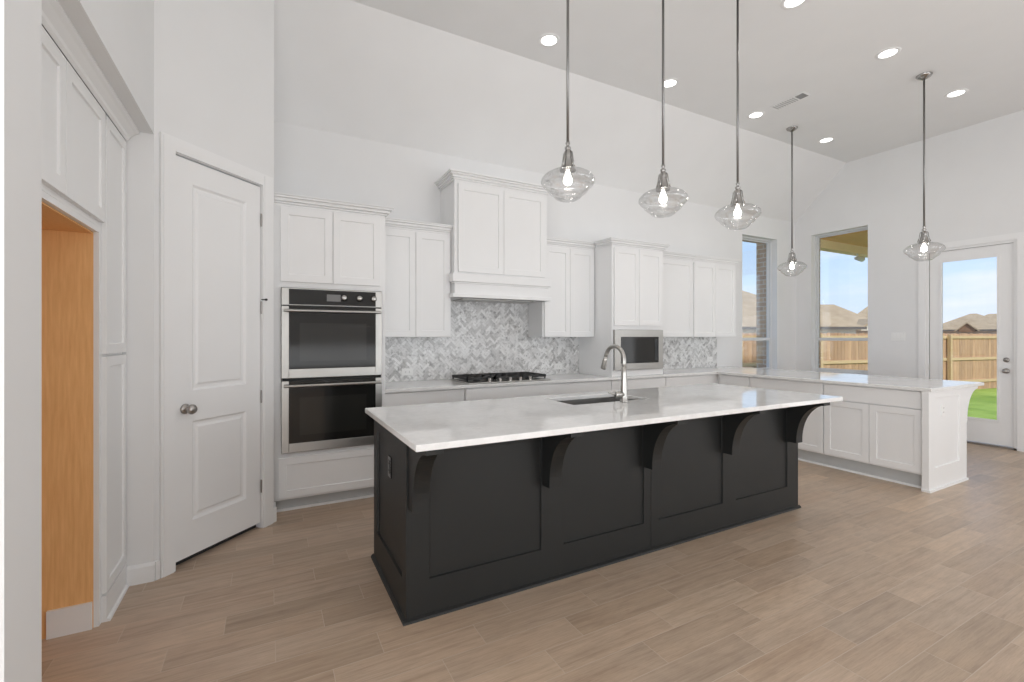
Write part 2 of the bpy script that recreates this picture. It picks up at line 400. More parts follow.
# pantry casing
tr = MB()
for a, b2 in ((.027, d0-.002), (d1+.002, .832)): tr.box(a, b2, -.018, 0, 0, dz+.085); tr.box(a+.012, b2-.012, -.022, -.018, 0, dz+.073)
tr.box(d0-.002, d1+.002, -.018, 0, dz+.004, dz+.085)
struct(tr.make('trim_1', TRIM, loc=(PX_, PY_, 0), rot=FD))

# pantry door
pd = thing('door_1', '', 'door', (PX_, PY_, 0), FD); del pd['label'], pd['category']; struct(pd)
w = d1-d0-.008
MB().slab(w, 2.395, .035, [(.113, .21, w-.117, .815), (.113, 1.0, w-.117, 2.255)], .012, .014, x=d0+.004, z=.04, y=.004).make('door_panel', TRIM, pd)
inner = MB()
for z0, z1 in ((.21, .815), (1.0, 2.255)):
    inner.add([(d0+.004+.142, .0161, .04+z0+.03), (d0+.004+w-.147, .0161, .04+z0+.03), (d0+.004+w-.147, .0161, .04+z1-.03), (d0+.004+.142, .0161, .04+z1-.03),
               (d0+.004+.156, .009, .04+z0+.044), (d0+.004+w-.161, .009, .04+z0+.044), (d0+.004+w-.161, .009, .04+z1-.044), (d0+.004+.156, .009, .04+z1-.044)],
              [(0, 1, 5, 4), (1, 2, 6, 5), (2, 3, 7, 6), (3, 0, 4, 7), (4, 5, 6, 7)])
inner.make('raised_panel', TRIM, pd)
MB().box(d0, d1, .045, .10, 0, .035).make('threshold_gap', GROOVE, pd)
kn = MB().lathe([(0, 0), (.030, 0), (.031, .004), (.026, .009), (.012, .012), (.011, .03), (.022, .036), (.029, .048), (.030, .058), (.024, .069), (.010, .074), (0, .0745)], (.182, .004, .935), 24, 'y').make('door_knob', SATIN, pd, True)
kn['label'] = 'satin nickel knob'
for z in (.30, .94, 1.575, 2.20):
    h = MB().tube([(d1-.001, -.004, z-.045), (d1-.001, -.004, z+.045)], .005, 10)
    h.make('hinge', SATIN, pd)
st = MB().tube([(d1-.002, -.006, 1.632), (d1+.012, -.035, 1.632)], .004, 8); st.lathe([(0, 0), (.008, 0), (.008, .01), (0, .01)], (d1+.012, -.03, 1.632), 12, 'y')
st.make('door_stop', RUBBER, pd)

# windows
def window(name, w, z0, z1, loc, rot, Y=.10, mid=1.345):
    o = bpy.data.objects.new(name, None); COL.objects.link(o); o.location = loc; o.rotation_euler.z = rot; struct(o)
    f = MB(); t = .020
    for a, b2, c2, d2 in ((0, t, z0, z1), (w-t, w, z0, z1), (t, w-t, z0, z0+.05), (t, w-t, z1-t, z1)): f.box(a, b2, Y, Y+.075, c2, d2)
    f.make('window_frame', SILL, o, bevel=.002)
    g = MB(); u = .022     # lower sash sits inside, upper sash outside
    for a, b2, c2, d2 in ((t, t+u, z0+.05, mid), (w-t-u, w-t, z0+.05, mid), (t+u, w-t-u, z0+.05, z0+.11), (t+u, w-t-u, mid-.045, mid)): g.box(a, b2, Y+.008, Y+.034, c2, d2)
    g.make('lower_sash', SILL, o, bevel=.002)
    g = MB()
    for a, b2, c2, d2 in ((t, t+.018, mid-.03, z1-t), (w-t-.018, w-t, mid-.03, z1-t), (t+.018, w-t-.018, mid-.03, mid), (t+.018, w-t-.018, z1-t-.02, z1-t)): g.box(a, b2, Y+.04, Y+.066, c2, d2)
    g.make('upper_sash', SILL, o, bevel=.002)
    MB().box(t+u, w-t-u, Y+.019, Y+.023, z0+.11, mid-.045).make('lower_glass', PANE, o)
    MB().box(t+.018, w-t-.018, Y+.051, Y+.055, mid, z1-t-.02).make('upper_glass', PANE, o)
    MB().box(-.0, w, -.012, Y, z0-.018, z0+.004).make('window_sill', TRIM, o, bevel=.003)
    MB().box(w/2-.03, w/2+.03, Y-.004, Y+.008, mid-.02, mid-.006).make('sash_lock', SILL, o)
    return o
window('window_1', WB['x1']-WB['x0'], WB['z0'], WB['z1'], (WB['x0'], BY, 0), 0)
window('window_2', W2['y1']-W2['y0'], W2['z0'], W2['z1'], (RX, W2['y1'], 0), FX)

# patio door (local frame: x to -Y, front y=0 at wall face)
o = bpy.data.objects.new('door_2', None); COL.objects.link(o); o.location = (RX, DR['y1'], 0); o.rotation_euler.z = FX; struct(o)
dw = DR['y1']-DR['y0']
MB().box(0, .028, .0, T, 0, DR['z1']).box(dw-.028, dw, 0, T, 0, DR['z1']).box(.028, dw-.028, 0, T, DR['z1']-.028, DR['z1']).make('door_jamb', TRIM, o)
gx0, gx1, gz0, gz1 = .028+.125, dw-.028-.14, .33, 2.36
p = MB(); x0, x1 = .031, dw-.031
for a, b2, c2, d2 in ((x0, gx0, .03, 2.50), (gx1, x1, .03, 2.50), (gx0, gx1, .03, gz0), (gx0, gx1, gz1, 2.50)): p.box(a, b2, .02, .064, c2, d2)
p.make('door_panel', TRIM, o)
fr = MB()
for a, b2, c2, d2 in ((gx0-.018, gx0+.008, gz0-.018, gz1+.018), (gx1-.008, gx1+.018, gz0-.018, gz1+.018), (gx0+.008, gx1-.008, gz0-.018, gz0+.008), (gx0+.008, gx1-.008, gz1-.008, gz1+.018)): fr.box(a, b2, .012, .02, c2, d2)
fr.make('glass_frame', TRIM, o, bevel=.002)
MB().box(gx0, gx1, .04, .045, gz0, gz1).make('door_glass', PANE, o)
for z, nm in ((.948, 'door_knob'), (1.082, 'deadbolt')):
    pr_ = [(0, 0), (.03, 0), (.032, .005), (.026, .012), (.012, .016), (.011, .034), (.024, .042), (.028, .056), (.02, .068), (0, .07)] if nm == 'door_knob' else [(0, 0), (.028, 0), (.03, .006), (.025, .014), (.014, .018), (.012, .03), (0, .031)]
    MB().lathe(pr_, (dw-.028-.065, .02, z), 24, 'y').make(nm, SATIN, o, True)['label'] = 'satin nickel '+nm.replace('_', ' ')
for z in (.25, .95, 1.65, 2.3): MB().tube([(.03, .012, z-.045), (.03, .012, z+.045)], .006, 8).make('hinge', SATIN, o)
MB().box(.0, dw, .0, .14, -.002, .022).make('threshold', SATIN, o)
MB().box(.028, .0315, .016, .06, .022, DR['z1']-.028).box(dw-.0315, dw-.028, .016, .06, .022, DR['z1']-.028).box(.0315, dw-.0315, .016, .06, 2.4995, DR['z1']-.028).make('weatherstrip', RUBBER, o)
cs = MB()
for a, b2, c2, d2 in ((-.08, -.004, 0, DR['z1']+.08), (dw+.004, dw+.08, 0, DR['z1']+.08), (-.004, dw+.004, DR['z1']+.004, DR['z1']+.08)): cs.box(a, b2, -.016, 0, c2, d2)
struct(cs.make('trim_2', TRIM, loc=(RX, DR['y1'], 0), rot=FX))

# ---------------------------------------------------------------- cabinetry builders
def shaker(w, h, x, z, y=0, st=.058, th=.02):
    return MB().slab(w, h, th, [(st, st, w-st, h-st)], .009, .002, x=x, z=z, y=y)
def crown(mb, x0, x1, yf, z, hgt=.085, out=.06, left=None, right=None, yb=.3, ret=None):
    """stepped crown running along x at front yf, with mitred returns to yb where asked"""
    steps = [(0, .0, .018), (.012, .018, .034), (.030, .034, .058), (.050, .058, .074), (out, .074, hgt)]
    for p, a, b2 in steps:
        mb.box(x0, x1, yf-p, yb, z+a, z+b2)
        if left and p: mb.box(x0-p, x0, yf-p, ret or yb, z+a, z+b2)
        if right and p: mb.box(x1, x1+p, yf-p, ret or yb, z+a, z+b2)
    return mb
def door_row(parent, x0, x1, z0, z1, n, y=0, gap=.004, edge=.02, st=.058, mat=None):
    w = (x1-x0-2*edge-(n-1)*gap)/n
    for i in range(n):
        shaker(w, z1-z0, x0+edge+i*(w+gap), z0, y, st).make('door', mat or CAB, parent, bevel=.0012)

# ---- refrigerator surround (facing +X).  local x = world Y, local y = -world X, origin at front face
FXF = -.68
fr = thing('refrigerator_surround', 'tall white cabinet surround with an empty refrigerator opening lined in maple', 'cabinet', (FXF, 0, 0), FP)
b = MB(); b.box(1.775, 1.88, .02, .7, 0, 2.45); b.box(1.88, 2.862, .02, .68, 1.886, 2.45)
b.box(1.88, 2.842, .0205, .04, 1.86, 1.8855); b.box(2.842, 2.862, .0205, .68, 0, 1.886); b.box(2.8345, 2.842, .0205, .0405, 0, 1.86)
b.make('frame', CAB, fr)
s_ = MB().box(2.834, 2.8415, .041, .70, 0, 1.859).make('side_panel', MAPLE, fr); s_['label'] = 'bare maple plywood side panel'
MB().box(1.881, 2.834, .041, .70, 1.853, 1.8595).make('niche_ceiling', MAPLE, fr)['label'] = 'bare maple plywood underside'
MB().box(1.881, 2.834, .70, .706, 0, 1.859).make('back_panel', MAPLE, fr)['label'] = 'bare maple plywood back'
MB().box(2.820, 2.8335, .044, .20, 0, .125).make('baseboard', TRIM, fr)
door_row(fr, 1.875, 2.852, 1.91, 2.435, 2, 0, edge=.006)
cm = MB().prism([(0.0, 2.44), (-.012, 2.45), (-.016, 2.462), (-.04, 2.482), (-.057, 2.492), (-.057, 2.5035), (.0, 2.5035)], 'x', 1.775, 3.22)
# prism 'x' uses (y,z)
cm.make('crown_molding', CAB, fr)

tc_ = thing('tall_cabinet', 'narrow tall white pantry cabinet right of the refrigerator opening', 'cabinet', (FXF, 0, 0), FP)
MB().box(2.864, 3.222, .02, .66, 0, 2.45).box(2.864, 3.222, .0, .02, 0, .125).make('body', CAB, tc_)
for z0, z1 in ((1.285, 2.435), (.135, 1.272)):
    shaker(.352, z1-z0, 2.868, z0, 0, .05).make('door', CAB, tc_, bevel=.0012)
MB().prism([(-.0, 0), (-.014, 0), (-.011, .01), (0, .014)], 'x', 2.864, 3.21).make('shoe_molding', TRIM, tc_)

# ---- oven tower
TX0, TX1, TY = .048, .892, 3.96
ot = thing('oven_tower', 'tall white cabinet housing the stainless double wall oven', 'cabinet', (TX0, TY, 0))
w = TX1-TX0; ox0, ox1 = .049, .049+.76
b = MB(); b.box(0, w, .585, .68, .0, 2.38); b.box(0, ox0-.002, .02, .585, .10, 2.38); b.box(ox1+.002, w, .02, .585, .1, 2.38)
b.box(ox0-.002, ox1+.002, .02, .585, 1.752, 2.38); b.box(ox0-.002, ox1+.002, .02, .585, .10, .462)
b.make('body', CAB, ot)
door_row(ot, 0, w, 1.795, 2.372, 2, 0, edge=.043)
MB().slab(w-.06, .31, .02, [(.055, .055, w-.115, .255)], .009, .002, x=.03, z=.118, y=0).make('drawer', CAB, ot, bevel=.0012)
MB().box(0, w, .075, .58, 0, .10).make('toe_kick', TOE, ot)
MB().box(0, w, .06, .075, 0, .018).make('shoe_molding', TRIM, ot)
crown(MB(), 0, w, .02, 2.38, right=True, yb=.68, ret=.30).make('crown_molding', CAB, ot, bevel=.002)

ov = thing('double_wall_oven', 'stainless steel double wall oven with black glass doors', 'oven', (TX0+ox0, TY-.0, 0))
W_ = .76
MB().box(.004, W_-.004, .02, .56, .47, 1.745).make('housing', STEEL, ov)
# control panel
MB().box(0, W_, -.010, .02, 1.612, 1.747).make('trim_frame', STEEL, ov, bevel=.002)
MB().box(.052, W_-.052, -.014, -.010, 1.618, 1.738).make('control_panel', BGLASS, ov)
MB().box(.325, .43, -.0155, -.014, 1.650, 1.705).make('display', DISP, ov)
for i, x in enumerate((.455, .575, .69)):
    k = MB().lathe([(0, 0), (.026, 0), (.027, .004), (.022, .008), (.020, .026), (.016, .029), (0, .029)], (x, -.014, 1.682), 22, 'y').make('control_knob', NICKEL, ov, True)
for k in range(12): pass
def oven_door(z0, z1):
    d_ = MB()
    bw = .052
    for a, b2, c2, d2 in ((0, bw, z0, z1), (W_-bw, W_, z0, z1), (bw, W_-bw, z0, z0+.07)): d_.box(a, b2, -.012, .019, c2, d2)
    o_ = d_.make('oven_door', STEEL, ov, bevel=.002)
    MB().box(bw, W_-bw, -.0115, .018, z0+.07, z1).make('door_glass', BGLASS, o_)
    MB().box(bw+.075, W_-bw-.075, -.0125, -.0115, z0+.13, z1-.13).make('oven_window', BGLASS2, o_)
    hb = MB().tube([(.018, -.052, z1-.035), (W_-.018, -.052, z1-.035)], .011, 14)
    for x in (.035, W_-.035): hb.box(x-.012, x+.012, -.052, -.012, z1-.046, z1-.024)
    hb.make('handle', STEEL, o_, bevel=.001)
    return o_
oven_door(1.045, 1.604); oven_door(.468, 1.022)
MB().box(.006, W_-.006, .002, .02, 1.022, 1.045).make('vent_gap', GROOVE, ov); MB().box(.006, W_-.006, .002, .02, 1.604, 1.612).make('vent_gap', GROOVE, ov)

# ---- wall cabinets on the back wall.  front of doors y=4.31
def upper(name, label, x0, x1, n, left=False, right=False, z0=1.362, z1=2.38, yf=4.31, single_st=.058, kt=True):
    t = thing(name, label, 'cabinet', (x0, yf, 0), 0, 'white wall cabinets over the back counter')
    w = x1-x0; dep = BY-yf
    MB().box(0, w, .021, dep, z0, z1).make('body', CAB, t)
    door_row(t, 0, w, z0+.004, z1-.012, n, 0, edge=.018)
    crown(MB(), 0, w, .02, z1, left=left, right=right, yb=dep).make('crown_molding', CAB, t, bevel=.002)
    return t
upper('wall_cabinet', 'two-door white wall cabinet between the oven tower and the range hood', .8945, 1.615, 2)
upper('wall_cabinet', 'two-door white wall cabinet right of the range hood over the tile', 2.686, 3.403, 2)
upper('wall_cabinet', 'single-door white wall cabinet just right of the microwave cabinet', 4.192, 5.052, 1)
upper('wall_cabinet', 'two-door white wall cabinet at the far right end by the window', 5.054, 5.938, 2, right=True)

# ---- range hood cabinet
hx0, hx1, hy = 1.617, 2.684, 4.215
hd = thing('range_hood', 'white paneled wood range hood cabinet with crown over the cooktop', 'range hood', (hx0, hy, 0))
w = hx1-hx0; dep = BY-hy
MB().box(0, w, .021, dep, 1.99, 2.895).make('body', CAB, hd)
door_row(hd, 0, w, 2.005, 2.87, 2, 0, edge=.035)
MB().box(-.0, w, .012, dep, 1.772, 1.99).box(-.03, w+.03, -.018, .085, 1.905, 1.985).box(-.012, w+.012, .0, .085, 1.89, 1.905).box(-.03, w+.03, -.018, .085, 1.752, 1.79).box(0, w, .03, dep, 1.752, 1.772).make('mantle', CAB, hd, bevel=.003)
crown(MB(), 0, w, .02, 2.89, .09, .07, True, True, dep).make('crown_molding', CAB, hd, bevel=.002)
MB().box(.12, w-.12, .10, dep-.05, 1.744, 1.7515).make('vent_insert', STEEL, hd)

# ---- microwave cabinet
mx0, mx1, my = 3.405, 4.190, 4.0
mc = thing('microwave_cabinet', 'deep white cabinet standing on the back counter around the microwave', 'cabinet', (mx0, my, 0))
w = mx1-mx0; dep = BY-my
b = MB(); b.box(0, .022, .02, dep, .9155, 2.38); b.box(w-.022, w, .02, dep, .9155, 2.38); b.box(.022, w-.022, .02, dep, 1.445, 2.38)
b.box(.022, w-.022, .02, dep, .9155, .985); b.box(.022, w-.022, dep-.02, dep, .985, 1.445)
b.make('body', CAB, mc)
door_row(mc, 0, w, 1.492, 2.368, 2, 0, edge=.026)
crown(MB(), 0, w, .02, 2.38, left=True, right=True, yb=dep-.003, ret=.262).make('crown_molding', CAB, mc, bevel=.002)
mw = thing('microwave', 'stainless steel built-in microwave with black glass door', 'microwave', (mx0+.024, my+.0, .987))
w = w-.048
MB().box(.0, w, .022, .42, 0.001, .456).make('housing', STEEL, mw)
tf = MB()
for a, b2, c2, d2 in ((0, .085, 0, .457), (w-.07, w, 0, .457), (.085, w-.07, 0, .075), (.085, w-.07, .375, .457)): tf.box(a, b2, -.006, .02, c2+.001, d2)
tf.make('trim_frame', STEEL, mw, bevel=.002)
MB().box(.085, w-.07, -.004, .018, .075, .375).make('door_glass', BGLASS, mw)
MB().box(.13, w-.17, -.005, -.004, .115, .335).make('window_screen', BGLASS, mw)
MB().box(w-.13, w-.085, -.005, -.004, .10, .35).make('control_strip', DARKW, mw)

# ---- base cabinets along the back wall (mostly hidden behind the island)
def base_unit(label, x0, x1, yf, nd, drawers=1, rot=0, loc=None, dep=.6, kind='base_cabinet', group=None):
    t = thing(kind, label, 'cabinet', loc or (x0, yf, 0), rot, group)
    w = x1-x0
    MB().box(0, w, .021, dep, .13, .884).box(0, w, .08, dep, 0, .13).make('body', CAB, t)
    MB().slab(w-.008, .152, .02, x=.004, z=.722, y=0).make('drawer', CAB, t, bevel=.0012)
    door_row(t, 0, w, .146, .712, nd, 0, edge=.004)
    MB().box(0, w, .064, .08, .0, .13).make('toe_kick', TOE, t)
    MB().prism([(.064, 0), (.050, 0), (.053, .012), (.064, .018)], 'x', 0, w).make('shoe_molding', TRIM, t)
    return t
GB = 'white base cabinets under the back counter'
base_unit('white base cabinet under the back counter next to the oven tower', .8945, 1.640, 4.022, 2, group=GB)
base_unit('wide white base cabinet directly under the cooktop', 1.642, 2.700, 4.002, 2, dep=.62, group=GB)
base_unit('white base cabinet right of the cooktop base', 2.702, 3.400, 4.022, 2, group=GB)
base_unit('white base cabinet below the microwave', 3.402, 4.240, 4.022, 2, group=GB)
base_unit('white base cabinet at the inner corner of the counter', 4.242, 5.060, 4.022, 2, group=GB)
# ---- peninsula (front faces -X)
PF = 5.142; GP = 'white base cabinets of the peninsula'
def pen(label, ya, yb, nd): return base_unit(label, 0, yb-ya, 0, nd, rot=FX, loc=(PF, yb, 0), dep=.72, group=GP)
pen('white peninsula cabinet with one wide drawer over two doors, nearest the end panel', 1.895, 2.720, 2)
pen('white peninsula cabinet with one wide drawer over two doors, middle of the run', 2.722, 3.552, 2)
pen('narrow white peninsula cabinet beside the inner corner', 3.554, 3.974, 1)
t = thing('corner_filler', 'white corner filler between the back cabinets and the peninsula', 'cabinet', (5.062, 4.0, 0))
MB().box(0, .12, .03, .10, .0, .884).box(.12, .80, -.024, .64, 0, .884).make('filler_panel', CAB, t)

# end panel of the peninsula
ep = thing('peninsula_end_panel', 'white recessed end panel of the peninsula facing the camera', 'panel', (5.118, 1.842, 0))
MB().slab(.775, .8835, .05, [(.115, .20, .63, .82)], .012, .003).box(-.0, .02, .002, .05, 0, .8835).make('panel', CAB, ep, bevel=.0015)
MB().box(-.014, .79, -.014, 0, 0, .02).box(-.014, 0, 0, .05, 0, .02).make('shoe_molding', TRIM, ep)
MB().box(.775, .79, .0, 2.80, 0, .8835).box(.757, .775, .05, 2.15, 0, .8835).make('back_panel', CAB, ep)

def corbel_profile(dep, z0, z1, foot=.04, lip=.028, n=14, zc=None):
    """(y,z) profile: wall plane y=0, projecting to -dep at the top"""
    zc = zc if zc is not None else z0+.055
    pts = [(0, z0), (-foot, z0)]
    for i in range(n+1):
        a = math.pi/2*i/n
        pts.append((-dep+(dep-foot)*math.cos(a), zc+(z1-lip-zc)*math.sin(a)))
    pts += [(-dep, z1), (0, z1)]
    return pts
# corbel of the peninsula (in plane x, thickness y)
MB().prism([(.79-y, z) for y, z in corbel_profile(.30, .545, .883, .05, zc=.575)], 'y', .01, .085).make('corbel', CAB, ep, bevel=.0015)

# ---- countertops
CT0, CT1 = .884, .914
ct = MB().prism([(.8945, 3.992), (5.114, 3.992), (5.114, 1.822), (6.262, 1.822), (6.262, BY-.002), (.8945, BY-.002)], 'z', CT0, CT1).make('kitchen_countertop', QUARTZ, bevel=.004)
tag(ct, 'white quartz counter running along the back wall and out over the peninsula', 'countertop')

# ---- island
IX0, IX1, IY0, IY1 = .585, 3.752, 2.175, 2.922
isl = thing('kitchen_island', 'long black kitchen island with recessed panels and arched corbels', 'kitchen island', (IX0, IY0, 0))
wI, dI = IX1-IX0, IY1-IY0
bd = MB(); bd.box(.02, wI-.02, .02, dI-.02, 0, .66); bd.box(.02, 1.16, .02, dI-.02, .66, .8835); bd.box(1.92, wI-.02, .02, dI-.02, .66, .8835); bd.box(1.16, 1.92, .02, .24, .66, .8835)
bd.make('body', BLACK, isl)
j = 1.577
r1 = [(.115, .185, .757, .80), (.905, .185, 1.519, .80)]
MB().slab(j-.002, .8835, .02, r1, .012, .003).make('front_panel', BLACK, isl, bevel=.0012)
w2 = wI-j-.002
MB().slab(w2, .8835, .02, [(.068, .185, .688, .80), (.828, .185, 1.446, .80)], .012, .003, x=j+.002).make('front_panel', BLACK, isl, bevel=.0012)
MB().box(j-.002, j+.002, .004, .02, 0, .8835).make('panel_gap', GROOVE, isl)
# left end (facing -X): local slab turned by -90 deg
e_ = MB().slab(dI-.0202, .8835, .02, [(.092, .185, dI-.075, .80)], .012, .003)
e_.make('end_panel', BLACK, isl, bevel=.0012, loc=(0, dI, 0), rot=FX)
MB().box(wI-.02, wI, .02, dI, 0, .8835).make('end_panel', BLACK, isl)
bk = MB(); bk.box(.02, wI-.02, dI-.02, dI-.001, .10, .8835); bk.make('back_panel', BLACK, isl)
sh = MB(); sh.prism([(0, 0), (-.017, 0), (-.014, .012), (0, .02)], 'x', -.017, wI+.014)
sh.prism([(0, 0), (-.017, 0), (-.014, .012), (0, .02)], 'y', 0, dI+.01)
sh.box(wI, wI+.014, 0, dI, 0, .016)
sh.make('shoe_molding', BLACK, isl)
prof = corbel_profile(.275, .545, .8835, .075, .024, zc=.57)
for k in range(5):
    x = .596+.751*k-IX0
    MB().prism(prof, 'x', x, x+.08).make('corbel', BLACK, isl, bevel=.0015)
# outlet black on the island side
def outlet(name, label, loc, rot, mat, dark, wide=1, horiz=False, group=None):
    t = thing(name, label, 'outlet' if name == 'outlet' else 'switch', loc, rot, group)
    w_, h_ = (.07+.046*(wide-1), .115)
    if horiz: w_, h_ = h_, w_
    MB().box(-w_/2, w_/2, -.006, 0, -h_/2, h_/2).make('cover_plate', mat, t, bevel=.002)
    for i in range(wide):
        cx = (i-(wide-1)/2)*.046
        if name == 'outlet':
            q = MB().box(-.017 if not horiz else -.034, .017 if not horiz else .034, -.008, -.006, -.034 if not horiz else -.017, .034 if not horiz else .017)
            q.make('socket', mat, t)
            for u_ in (-1, 1):
                for v_ in (-1, 1):
                    if horiz: s2 = MB().box(u_*.019-.006, u_*.019+.006, -.0085, -.008, v_*.006-.001, v_*.006+.001)
                    else: s2 = MB().box(v_*.006-.001, v_*.006+.001, -.0085, -.008, u_*.019-.006, u_*.019+.006)
                    s2.make('slot', dark, t)
        else:
            MB().box(cx-.015, cx+.015, -.009, -.006, -.032, .032).make('rocker', mat, t, bevel=.002)
    return t
outlet('outlet', 'black outlet on the left end of the black island', (IX0+.012, 2.545, .655), FX, plain('black plastic', (.012, .012, .012), .25), GROOVE)
TY_ = BY-.012
outlet('outlet', 'white outlet in the marble tile left of the cooktop', (1.26, TY_, 1.008), 0, PLATE, GROOVE, horiz=True, group='outlets in the tile')
outlet('outlet', 'white outlet in the marble tile between cooktop and microwave', (3.095, TY_, 1.008), 0, PLATE, GROOVE, horiz=True, group='outlets in the tile')
outlet('outlet', 'white outlet in the marble tile right of the microwave', (5.78, TY_, 1.03), 0, PLATE, GROOVE, horiz=True, group='outlets in the tile')
outlet('outlet', 'white outlet on the end panel of the peninsula', (5.425, 1.854, .70), 0, PLATE, GROOVE)
outlet('light_switch', 'triple white light switch plate beside the patio door', (RX, 3.20, 1.365), FX, PLATE, GROOVE, wide=3)

# island countertop with the sink cut-out
cx0, cx1, cy0, cy1 = .549, 3.828, 1.886, 3.022
sx0, sx1, sy0, sy1 = 1.80, 2.47, 2.505, 2.875
m_ = MB(); xs = [cx0, sx0, sx1, cx1]; ys = [cy0, sy0, sy1, cy1]
for i in range(3):
    for jj in range(3):
        if i == 1 and jj == 1: continue
        for z, fl in ((CT0, 1), (CT1, 0)):
            q = [(xs[i], ys[jj], z), (xs[i+1], ys[jj], z), (xs[i+1], ys[jj+1], z), (xs[i], ys[jj+1], z)]
            m_.add(q, [(0, 1, 2, 3) if not fl else (3, 2, 1, 0)])
for (a, b2) in (((cx0, cy0), (cx1, cy0)), ((cx1, cy0), (cx1, cy1)), ((cx1, cy1), (cx0, cy1)), ((cx0, cy1), (cx0, cy0)),
                ((sx0, sy0), (sx0, sy1)), ((sx0, sy1), (sx1, sy1)), ((sx1, sy1), (sx1, sy0)), ((sx1, sy0), (sx0, sy0))):
    # split long edges at the grid lines so vertices weld
    ax = [a]+[p for p in sorted([(x, a[1]) for x in xs if a[1] == b2[1] and min(a[0], b2[0]) < x < max(a[0], b2[0])]+[(a[0], y) for y in ys if a[0] == b2[0] and min(a[1], b2[1]) < y < max(a[1], b2[1])], key=lambda p: (p[0]-a[0])**2+(p[1]-a[1])**2)]+[b2]
    for p, q in zip(ax, ax[1:]): m_.add([(*p, CT0), (*q, CT0), (*q, CT1), (*p, CT1)], [(0, 1, 2, 3)])
tag(m_.make('island_countertop', QUARTZ, bevel=.004), 'thick white quartz top overhanging the black island', 'countertop')
sk = thing('undermount_sink', 'undermount stainless sink sunk into the island top', 'sink', ((sx0+sx1)/2, (sy0+sy1)/2, CT0))
hw, hh = (sx1-sx0)/2, (sy1-sy0)/2
b = MB()
# bowl: open box with thickness
z1_, z0_ = -.001, -.20
for a, b2, c2, d2 in ((-hw-.008, -hw, -hh-.008, hh+.008), (hw, hw+.008, -hh-.008, hh+.008), (-hw, hw, -hh-.008, -hh), (-hw, hw, hh, hh+.008)): b.box(a, b2, c2, d2, z0_, z1_)
b.box(-hw, hw, -hh, hh, z0_, z0_+.006)
b.make('bowl', DKMET, sk)
MB().lathe([(0, .003), (.03, .003), (.042, .005), (.045, .0)], (0, 0, z0_+.006), 20).make('drain', FAUC, sk)

fa = thing('faucet', 'tall brushed nickel gooseneck kitchen faucet on the island', 'faucet', (2.185, 2.452, CT1))
MB().lathe([(0, 0), (.030, 0), (.030, .006), (.026, .012), (.0245, .05), (.0235, .10), (.018, .20), (.0165, .25), (0, .25)], (0, 0, .0), 24).make('body', FAUC, fa, True)
pts = [(0, 0, .24)]; R = .098; ztop = .385-R
pts.append((0, 0, ztop-.02))
for i in range(17):
    a = math.pi*i/16*.93; pts.append((0, R-R*math.cos(a), ztop+R*math.sin(a)))
MB().tube(pts, .0150, 16).make('neck', FAUC, fa, True)
end = Vector(pts[-1]); dr = (Vector(pts[-1])-Vector(pts[-2])).normalized()
MB().tube([end-dr*.002, end+dr*.03, end+dr*.085, end+dr*.095], [.0155, .0175, .021, .019], 18).make('spray_head', FAUC, fa, True)
MB().tube([(-.01, .0, .055), (-.070, .006, .055)], [.021, .020], 16).make('valve', FAUC, fa, True)
MB().tube([(-.055, .004, .055), (-.085, .008, .062), (-.130, .012, .072)], [.010, .008, .0065], 10).make('lever', FAUC, fa, True)

# ---- cooktop
ck = thing('gas_cooktop', 'stainless gas cooktop with black cast iron grates on the back counter', 'cooktop', (1.69, 4.04, CT1))
cw, cd = .925, .50
MB().box(0, cw, 0, cd, .0005, .012).make('cooktop_base', STEEL, ck, bevel=.004)
for q in range(3):
    g = MB(); a, b2 = .012+q*.302, .012+q*.302+.296; zf, zt = .030, .056
    for x in (a, b2-.014): g.box(x, x+.014, .085, cd-.015, zf, zt)
    for y in (.085, cd-.029): g.box(a, b2, y, y+.014, zf, zt)
    for x in (a+(b2-a)*k/4 for k in (1, 2, 3)): g.box(x-.006, x+.006, .09, cd-.02, zf, zt)
    for y in (.22, .36): g.box(a, b2, y-.006, y+.006, zf, zt)
    for x in (a+.003, b2-.013):
        for y in (.09, cd-.028): g.box(x, x+.010, y, y+.010, .012, zf)
    g.make('grate', IRON, ck)
for x, y, r in ((.155, .18, .035), (.155, .38, .045), (.455, .28, .055), (.755, .18, .045), (.755, .38, .035)):
    MB().lathe([(r, .012), (r, .02), (r*.8, .024), (r*.8, .03), (0, .032)], (x, y, 0), 18).make('burner', IRON, ck)
for k in range(5):
    MB().lathe([(.021, .012), (.021, .018), (.017, .022), (.0165, .043), (.013, .046), (0, .046)], (.235+.115*k, .043, 0), 18).make('knob', NICKEL, ck, True)

